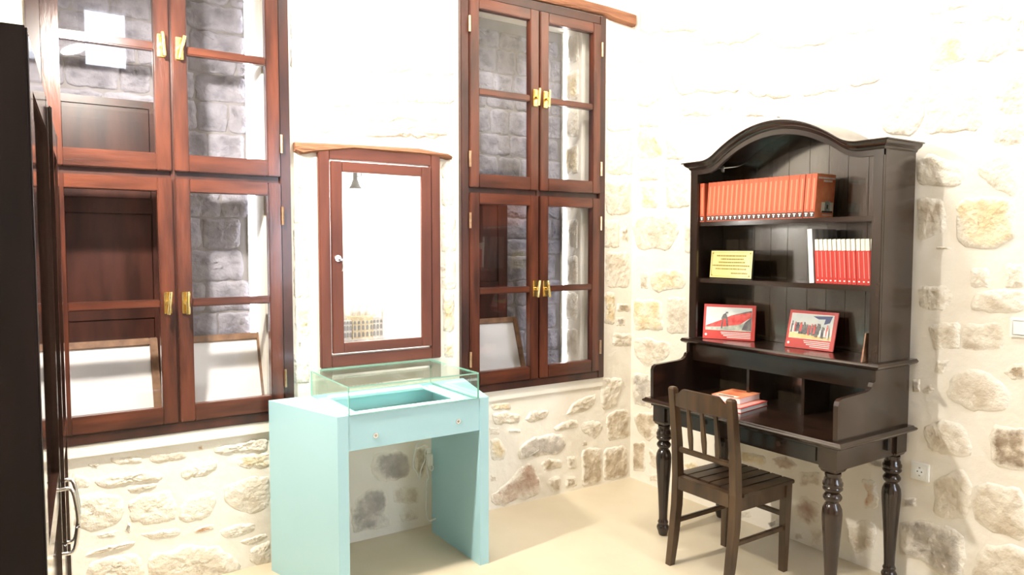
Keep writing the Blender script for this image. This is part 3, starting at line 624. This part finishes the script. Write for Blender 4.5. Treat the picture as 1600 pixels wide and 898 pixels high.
# orange paperbacks
BH, BT, BD = .214, .0292, .152
def orange_book():
    t = thing('paperback', (0, 0, 0), '', 'book', 'orange paperbacks on the top shelf')
    c = B(); c.box(0, .003, -BT/2, BT/2, 0, BH); c.box(.003, BD, -BT/2, -BT/2+.0015, 0, BH); c.box(.003, BD, BT/2-.0015, BT/2, 0, BH); c.build('cover', 'orange', t, local=True)
    B().box(.004, BD-.004, -BT/2+.0018, BT/2-.0018, .002, BH-.002).build('pages', 'pages', t, local=True)
    B().box(-.0006, 0, -.005, .003, .042, BH-.022).build('spine_lettering', 'peach', t, local=True)
    B().box(-.0006, 0, -BT/2+.001, BT/2-.001, .004, .030).build('spine_foot', 'charcoal', t, local=True)
    q = B(); q.box(-.0012, -.0006, -.008, .008, .020, .025); q.box(-.0012, -.0006, -.004, .004, .009, .018); q.build('spine_emblem', 'wprint', t, local=True)
    return t
proto = orange_book()
NB = 23; y_ = -.853-BT/2
SZ1 = 1.7405
for i in range(NB):
    o = proto if i == 0 else copy_tree(proto)
    lean = 0 if i == 0 else R(3.6)
    if i == 1: y_ -= .016
    if i in (21,): y_ -= .004
    o.location = (-.283+.022*i/NB+random.uniform(-.001, .001), y_ - (BT/2*(1-math.cos(lean))), SZ1+BT/2*abs(math.sin(lean)))
    o.rotation_euler = (lean, 0, 0)
    o['label'] = ORD[i]+' orange paperback from the left on the top shelf' + (', its printed cover showing' if i == NB-1 else '')
    y_ -= BT*1.003+.0003
    last = o
# front cover print of the last one
def cov(x0, x1, z0, z1, nm, m, lift=.0006): return B().box(x0, x1, -BT/2-lift, -BT/2-lift+.0005, z0, z1).build(nm, m, last, local=True)
cov(.002, BD, 0, BH, 'front_print', 'orangec')
q = B(); mk = lambda bl, u0, u1, v0, v1: bl.box(u0, u1, -BT/2-.0012, -BT/2-.0007, v0, v1)
dash_line(q, mk, .012, .148, .190, .009, 3); dash_line(q, mk, .055, .125, .176, .009, 4); q.build('cover_lettering', 'wprint', last, local=True)
cov(.050, .147, .030, .078, 'cover_photo', 'cream', .0011); cov(.078, .120, .036, .084, 'cover_photo_tower', 'photogreen', .0015); cov(.092, .104, .046, .066, 'cover_photo_door', 'charcoal', .0018); cov(.055, .143, .028, .036, 'cover_photo_ground', 'charcoal', .0018); cov(.062, .138, .014, .018, 'cover_caption', 'wprint', .0012)
# red books
RH, RT_, RD = .212, .0222, .15
def red_book():
    t = thing('red_book', (0, 0, 0), '', 'book', 'red books on the middle shelf')
    c = B(); c.box(0, .003, -RT_/2, RT_/2, 0, RH*.745); c.build('spine', 'red', t, local=True)
    B().box(0, .003, -RT_/2+.0005, RT_/2-.0035, RH*.7455, RH).build('spine_head', 'cream', t, local=True)
    c = B(); c.box(.0031, RD, -RT_/2, -RT_/2+.0015, 0, RH*.745); c.box(.0031, RD, RT_/2-.0015, RT_/2, 0, RH*.745); c.build('cover', 'red', t, local=True)
    B().box(.004, RD-.003, -RT_/2+.0018, RT_/2-.0038, .002, RH-.002).build('pages', 'pages', t, local=True)
    B().box(-.0006, 0, -.0045, -.0015, .03, RH*.72).build('spine_lettering', 'pink', t, local=True)
    B().box(-.0006, 0, -.004, .004, .012, .018).build('spine_mark', 'wprint', t, local=True)
    return t
SZ2 = 1.4245
proto = red_book(); lean = R(-4.0); y_ = HYR+.0235+RT_/2+.0165
NR = 13
for i in range(NR):
    o = proto if i == 0 else copy_tree(proto)
    o.location = (-.262+random.uniform(-.002, .002), y_, SZ2+RT_/2*abs(math.sin(lean))); o.rotation_euler = (lean, 0, 0)
    o['label'] = ORD[i]+' red book from the right in the middle shelf row'
    y_ += RT_/math.cos(lean)+(.0006 if i not in (0, 4, 7) else .003)
t = thing('tall_book', (-.268, y_+.006, SZ2+.001), 'tall white-spined book with a grey cover left of the red books', 'book', rot=(R(-4.0), 0, 0))
TH = .262
c = B(); c.box(0, .003, -.012, .012, 0, TH); c.build('spine', 'wprint', t, local=True)
c = B(); c.box(.0031, .20, -.012, -.0105, 0, TH); c.box(.0031, .20, .0105, .012, 0, TH); c.build('cover', 'grey', t, local=True)
B().box(.004, .197, -.0102, .0102, .003, TH-.003).build('pages', 'pages', t, local=True)
# gold plaque
pq = thing('plaque', (-.235, -1.030, SZ2+.001), 'small gold engraved plaque standing on the middle shelf', 'plaque', rot=(0, R(5), 0))
B().box(.001, .012, -.145, .145, 0, .158, .002).build('backing_board', 'black', pq, local=True)
pp_ = B().box(-.0015, .001, -.141, .141, .005, .153, .0006).build('gold_plate', 'gold', pq, local=True)
q = B(); mk = lambda bl, u0, u1, v0, v1: bl.box(-.0024, -.0016, u0, u1, v0, v1)
for k_, (u0, u1, v) in enumerate(((-.10, .10, .122), (-.085, .07, .104), (-.095, .085, .086), (-.125, .125, .068), (-.105, .105, .050), (-.115, -.005, .027))): dash_line(q, mk, u0, u1, v, .008, 20+k_)
q.build('engraved_text', 'engr', pp_, local=True)
q = B(); e = .131
for a in ((-e, e, .013, .0145), (-e, e, .1435, .145)): q.box(-.0024, -.0016, *a)
for a in ((-e, -e+.0015, .0145, .1435), (e-.0015, e, .0145, .1435)): q.box(-.0024, -.0016, *a)
for sy in (-1, 1):
    for sz in (.018, .139): q.box(-.0028, -.0016, sy*(e-.004)-.004, sy*(e-.004)+.004, sz-.003, sz+.003)
q.build('engraved_border', 'engr', pp_, local=True)
# red photo boards; local: u = width (-y), face towards -x
def photo_board(loc, yaw, lean, w, h, label):
    t = thing('photo_board', loc, label, 'photo board', 'red photo boards on the desk ledge', rot=(0, lean, yaw))
    t.rotation_mode = 'XYZ'
    B().box(0, .008, -w/2, w/2, 0, h, .0015).build('board', 'red', t, local=True)
    return t
def poly_print(t, pts, lift, nm, m):   # pts in (u from left, v) metres, width w
    B().prism([(-(u), v) for u, v in pts], 0, -lift, -lift+.0004).build(nm, m, t, local=True)
ZL = 1.0825
w, h = .286, .196
A = photo_board((-.205, -1.000, ZL+.0014), R(26), R(9), w, h, 'red photo board showing a figure climbing a red slope')
u0, u1, v0, v1 = -w/2+.016, w/2-.022, .052, h-.018
poly_print(A, [(u0-.002, v0-.002), (u1+.002, v0-.002), (u1+.002, v1+.002), (u0-.002, v1+.002)], .0006, 'print_border', 'wprint')
poly_print(A, [(u0, v0), (u1, v0), (u1, v1), (u0, v1)], .0012, 'print_sky', 'photosky')
lp = lambda a, b_: (u0+(u1-u0)*a, v0+(v1-v0)*b_)
poly_print(A, [lp(0, 0), lp(1, 0), lp(1, .4), lp(.7, .3), lp(.3, .12), lp(0, .10)], .0018, 'print_ground', 'photogreen')
poly_print(A, [lp(0, .12), lp(.35, .15), lp(.75, .28), lp(1, .62), lp(1, .84), lp(.55, .66), lp(.3, .42), lp(0, .18)], .0024, 'print_red_slope', 'photored')
poly_print(A, [lp(.80, .05), lp(1, .02), lp(1, .62), lp(.86, .36)], .0028, 'print_shadow', 'photodark'); poly_print(A, [lp(.55, .66), lp(1, .84), lp(1, .90), lp(.9, .86)], .0028, 'print_ridge', 'photodark')
poly_print(A, [lp(.34, .08), lp(.37, .08), lp(.385, .5), lp(.44, .52), lp(.47, .18), lp(.50, .18), lp(.48, .55), lp(.44, .74), lp(.48, .76), lp(.49, .82), lp(.44, .82), lp(.43, .76), lp(.38, .70), lp(.34, .52), lp(.36, .45)], .0034, 'print_figure', 'photodark')
def captions(t, w, n):
    for k_ in range(n): poly_print(t, [(-w/2+.10+.004*k_*k_, .042-k_*.009), (w/2-.022, .042-k_*.009), (w/2-.022, .0385-k_*.009), (-w/2+.10+.004*k_*k_, .0385-k_*.009)], .0008, 'caption_line', 'wprint')
    poly_print(t, [(-w/2+.018+.007*math.cos(a*.7854), .024+.007*math.sin(a*.7854)) for a in range(8)], .0008, 'emblem', 'wprint')
captions(A, w, 4)
w, h = .262, .196
Bd = photo_board((-.170, -1.475, ZL+.0022), R(4), R(15), w, h, 'red photo board showing a crowd of people on sand')
u0, u1, v0, v1 = -w/2+.016, w/2-.022, .052, h-.018
poly_print(Bd, [(u0-.002, v0-.002), (u1+.002, v0-.002), (u1+.002, v1+.002), (u0-.002, v1+.002)], .0006, 'print_border', 'wprint')
poly_print(Bd, [(u0, v0), (u1, v0), (u1, v1), (u0, v1)], .0012, 'print_sky', 'photosky')
poly_print(Bd, [lp(0, 0), lp(1, 0), lp(1, .16), lp(.5, .14), lp(0, .24)], .0018, 'print_sand', 'photosand')
poly_print(Bd, [lp(.52, .93), lp(.98, .98), lp(.93, .70), lp(.80, .62), lp(.82, .84), lp(.66, .82)], .0018, 'print_blue_banner', 'photoblue')
rnd = random.Random(5)
for k_ in range(26):
    a = .02+.95*(k_/26)+rnd.uniform(-.01, .01); b0 = rnd.uniform(.05, .2)+.1*(1-a); hh = rnd.uniform(.36, .48); ww = rnd.uniform(.022, .034)
    poly_print(Bd, [lp(a-ww, b0), lp(a+ww, b0), lp(a+ww*.9, b0+hh*.7), lp(a+ww*.4, b0+hh*.78), lp(a+ww*.4, b0+hh), lp(a-ww*.4, b0+hh), lp(a-ww*.4, b0+hh*.78), lp(a-ww*.9, b0+hh*.7)], .0022+.00025*k_, 'print_figure', rnd.choice(['photodark', 'photodark', 'photodark', 'photored', 'photosky']))
captions(Bd, w, 4)
cdv = thing('leaning_card', (-.325, -1.851, ZL), 'thin card seen edge-on leaning against the right side of the ledge', 'card', rot=(R(-8), 0, 0))
B().prism([(0, 0), (.14, 0), (.14, .13), (.055, .125)], 1, -.003, .003).build('card_sheet', 'oak', cdv, local=True)
B().prism([(0, 0), (.14, 0), (.14, .06), (.024, .055)], 1, .0032, .0038).build('red_print', 'red', cdv, local=True)
# two books on the desktop
def flat_book(loc, yaw, L, w, t, mat, label):
    o = thing('hardback_book', loc, label, 'book', rot=(0, 0, yaw))
    c = B(); c.box(-L/2, L/2, -w/2, w/2, 0, .002); c.box(-L/2, L/2, -w/2, w/2, t-.002, t); c.box(-L/2, L/2, w/2-.002, w/2, .002, t-.002); c.build('cover', mat, o, local=True)
    B().box(-L/2+.003, L/2-.003, -w/2+.003, w/2-.003, .0022, t-.0022).build('pages', 'pages', o, local=True)
    return o
b1 = flat_book((-.385, -1.215, .7705), R(9), .27, .20, .024, 'red', 'thin red-covered book lying under another on the desktop')
B().box(-.13, .13, -.09, .09, .0241, .0244).build('cover_print', 'pink', b1, local=True)
b2 = flat_book((-.345, -1.175, .7952), R(9), .205, .165, .032, 'orangec', 'thick orange-covered book lying on top on the desktop')
B().box(-.10, -.065, -.06, .06, .0321, .0324).build('cover_photo', 'cream', b2, local=True); B().box(-.097, -.08, -.04, .05, .0325, .0328).build('cover_photo_dark', 'charcoal', b2, local=True)

# ------------------------------------------------------------------ chair
ch = thing('chair', (-.57, -1.32, 0), 'dark brown slatted wooden chair drawn up to the writing desk', 'chair')
yl_, yr_ = -1.140, -1.500
def post(y):
    return B().sweep([(-.785, y, 0), (-.765, y, .12), (-.742, y, .30), (-.736, y, .45), (-.745, y, .62), (-.765, y, .80), (-.778, y, .895), (-.779, y, .905)],
                     [(.017, .016), (.020, .018), (.022, .019), (.022, .019), (.021, .019), (.019, .018), (.017, .018), (.012, .013)])
for y in (yl_, yr_):
    post(y).build('rear_post', 'chair', ch)
    B().sweep([(-.372, y, 0), (-.366, y, .18), (-.360, y, .36), (-.358, y, .435)], [(.015, .016), (.018, .018), (.021, .019), (.022, .019)]).build('front_leg', 'chair', ch)
    B().box(-.715, -.380, y-.010, y+.010, .368, .436, .003).build('seat_apron', 'chair', ch)
    B().box(-.735, -.375, y-.009, y+.009, .205, .230, .004).build('side_stretcher', 'chair', ch)
B().box(-.368, -.348, yr_+.019, yl_-.019, .368, .436, .003).build('seat_apron', 'chair', ch)
B().box(-.758, -.716, yr_+.019, yl_-.019, .385, .452, .003).build('seat_apron', 'chair', ch)
B().box(-.376, -.358, yr_+.018, yl_-.018, .270, .295, .004).build('front_stretcher', 'chair', ch)
for q in range(6):
    a = yr_-.028+(yl_-yr_+.056)*q/6; c_ = yr_-.028+(yl_-yr_+.056)*(q+1)/6
    x0 = -.713 if 0 < q < 5 else -.713
    B().box(x0, -.325, a+.002, c_-.002, .437, .457, .004).build('seat_slat', 'seat', ch)
n = 24; rs = []
for i in range(n+1):
    u = i/n; y = yl_-.018+(yr_-yl_+.036)*u
    d = min(u, 1-u)*(yl_-yr_-.036)
    top = .868+(.034 if d > .055 else (.004 if d < .022 else .004+.030*((d-.022)/.033)**.8))
    top += .004*math.sin(math.pi*u)
    bow = -.018*math.sin(math.pi*u)
    rs.append([(-.782+bow, y, .812), (-.758+bow, y, .812), (-.764+bow, y, top), (-.784+bow, y, top)])
B().rings(rs).build('top_rail', 'chair', ch, 40)
B().box(-.757, -.736, yr_+.018, yl_-.018, .575, .602, .006).build('lower_rail', 'chair', ch)
for y in (-1.235, -1.320, -1.405):
    B().sweep([(-.746, y, .60), (-.752, y, .66), (-.762, y, .74), (-.772, y, .82)], [(.006, .008), (.006, .013), (.006, .011), (.006, .008)]).build('spindle', 'chair', ch)

# ------------------------------------------------------------------ dark cabinet at the left edge
TH_ = math.atan2(-3.328+3.420, 1.63)     # its front runs a few degrees off the wall
cb = thing('tall_cabinet', (-3.420, -2.08, 0), 'tall dark lacquered cabinet with bow handles at the left edge', 'cabinet', rot=(0, 0, -TH_))
CL, CD, CH = 1.52, .42, 2.0
CD = .40
def cbx(x0, x1, y0, y1, z0, z1, nm, m, par, bev=0): return B().box(x0, x1, y0, y1, z0, z1, bev).build(nm, m, par, local=True)
cbx(-CD, 0, 0, .022, 0, CH, 'side_board', 'cab', cb, .004); cbx(-CD, 0, CL-.022, CL, 0, CH, 'side_board', 'cab', cb, .004)
cbx(-CD, -.022, .023, CL-.023, CH-.03, CH-.002, 'top_board', 'cab', cb); cbx(-CD, -.022, .023, CL-.023, .06, .09, 'bottom_board', 'cab', cb); cbx(-CD, -CD+.012, .023, CL-.023, .09, CH-.03, 'back_board', 'cab', cb)
for i in range(2):
    y0 = .024+i*(CL/2-.022); y1 = y0+CL/2-.026; st = .085
    d = cbx(-.021, 0, y0, y0+st, .07, CH-.004, 'door', 'cabf', cb, .003)
    cbx(-.021, 0, y1-st, y1, .07, CH-.004, 'door_stile', 'cabf', d, .003)
    for a, c_ in ((.07, .17), (.92, 1.0), (CH-.10, CH-.004)): cbx(-.021, -.0005, y0+st, y1-st, a, c_, 'door_rail', 'cabf', d, .003)
    cbx(-.016, -.010, y0+st, y1-st, .17, .92, 'door_panel', 'cabf', d); cbx(-.014, -.010, y0+st, y1-st, 1.0, CH-.10, 'door_glass', 'glass', d)
    yh = y1-.042 if i == 0 else y0+.042
    B().tube(sm([(-.001, yh, .755), (.026, yh, .758), (.036, yh, .80), (.040, yh, .845), (.036, yh, .89), (.026, yh, .932), (-.001, yh, .935)], 4), .0055, 8).build('handle', 'chrome', d, 60, local=True)
cbx(.0005, .010, CL/2-.016, CL/2+.010, .74, CH-.02, 'cover_strip', 'cabf', cb, .003)

# ------------------------------------------------------------------ small wall fittings
so = thing('wall_socket', (0, -1.963, .556), 'white double-pin wall socket low on the wall beside the desk', 'socket')
B().box(-.010, 0, -2.005, -1.921, .514, .598, .003).build('face_plate', 'white', so)
B().box(-.013, -.010, -1.993, -1.933, .526, .586, .003).build('insert', 'white', so)
B().disc((-1.963, .556), .021, 0, -.0135, -.0128, 20).build('socket_well', 'led', so)
for dy in (-.0095, .0095): B().disc((-1.963+dy, .556), .003, 0, -.0142, -.0136, 10).build('pin_hole', 'black', so)
for dz in (-.018, .018): B().box(-.0142, -.0136, -1.967, -1.959, .556+dz-.003, .556+dz+.003).build('earth_clip', 'lampgrey', so)
sw = thing('light_switch', (0, -2.352, 1.262), 'white light switch at the right edge of the picture', 'switch')
B().box(-.010, 0, -2.394, -2.310, 1.222, 1.306, .003).build('face_plate', 'white', sw); B().box(-.014, -.010, -2.382, -2.322, 1.234, 1.294, .003).build('rocker', 'white', sw)
hk = B().lathe([(.004, 0), (.006, .006), (.004, .010)], (-.016, -1.155, 2.302), 10).tube([(0, -1.155, 2.307), (-.016, -1.155, 2.307)], .003, 6).build('wall_hook', 'lampgrey', None, 40, loc=(0, -1.155, 2.307))
tag(hk, 'small metal hook on the wall above the arched desk top', 'hook')
for z, w_ in ((1.904, 'upper'), (1.878, 'lower')):
    s_ = B().disc((-2.285, z), .0045, 1, -.014, .0, 10).build('screw', 'lampgrey', None, 40, loc=(-2.285, 0, z))
    tag(s_, w_+' of two small screws in the wall left of the glazed niche', 'screw')

# ------------------------------------------------------------------ behind the camera: door and windows
dw = B(); y = YF
dw.box(DX0, DX0+.1, y-.12, y+.03, 0, DH); dw.box(DX1-.1, DX1, y-.12, y+.03, 0, DH); dw.box(DX0+.1, DX1-.1, y-.12, y+.03, DH-.1, DH)
door = structure(dw.build('door_1', 'wframe'), 'dark wooden double door behind the camera')
xm = (DX0+DX1)/2
for a, c_ in ((DX0+.1, xm-.0003), (xm+.0003, DX1-.1)):
    lf = B().box(a, c_, y-.06, y-.02, .01, DH-.1).build('leaf', 'wframe', door)
    for z0, z1 in ((.15, .85), (.97, 1.6), (1.72, 2.8)): B().box(a+.09, c_-.09, y-.02, y-.008, z0, z1, .006).build('panel', 'wwood', lf)
B().box(xm-.03, xm+.03, y-.019, y-.004, .02, DH-.11, .004).build('cover_strip', 'wframe', door)
for nm, (x0, x1, z0, z1), lab in (('window_3', (-2.95, -2.45, 3.45, 4.15), 'small high window above the door behind the camera'), ('fill_window', (-1.05, -.15, 1.1, 3.0), 'added tall window behind the camera, for daylight fill')):  # the tall one is added so bluish daylight fills in from behind
    f = B(); e = .06
    f.box(x0, x0+e, y-.1, y-.02, z0, z1); f.box(x1-e, x1, y-.1, y-.02, z0, z1); f.box(x0+e, x1-e, y-.1, y-.02, z0, z0+e); f.box(x0+e, x1-e, y-.1, y-.02, z1-e, z1)
    wo = structure(f.build(nm, 'wframe'), lab); B().box(x0+e, x1-e, y-.062, y-.058, z0+e, z1-e).build('pane', 'glass', wo)

# ------------------------------------------------------------------ lamps (fixtures out of the picture)
for nm, loc, aim, watts, size, colr, lab in LAMPS:
    t = thing(nm, loc, lab, 'lamp', 'room spotlights')
    d = (Vector(aim)-Vector(loc)).normalized(); rot = d.to_track_quat('-Z', 'Y')
    hd = B().lathe([(size*.52, -.004), (size*.55, .02), (size*.5, .09), (size*.2, .12)], (0, 0, 0), 20)
    h_ = hd.build('lamp_head', 'white', t, 40, local=True); h_.rotation_euler = rot.to_euler(); h_.location = -d*.03
    up = Vector((0, 0, ZC-loc[2])) if loc[2] > 3.5 else Vector((XL-loc[0], 0, 0))
    B().tube([-d*.10, up*.6-d*.05, up], .015, 8).build('stem', 'white', t, local=True)
    ld = bpy.data.lights.new(nm, 'AREA'); ld.shape = 'DISK'; ld.size = size; ld.energy = watts; ld.color = colr
    lo = bpy.data.objects.new('bulb', ld); COL.objects.link(lo); lo.parent = t; lo.rotation_euler = rot.to_euler(); lo.location = d*.01 - d*.03
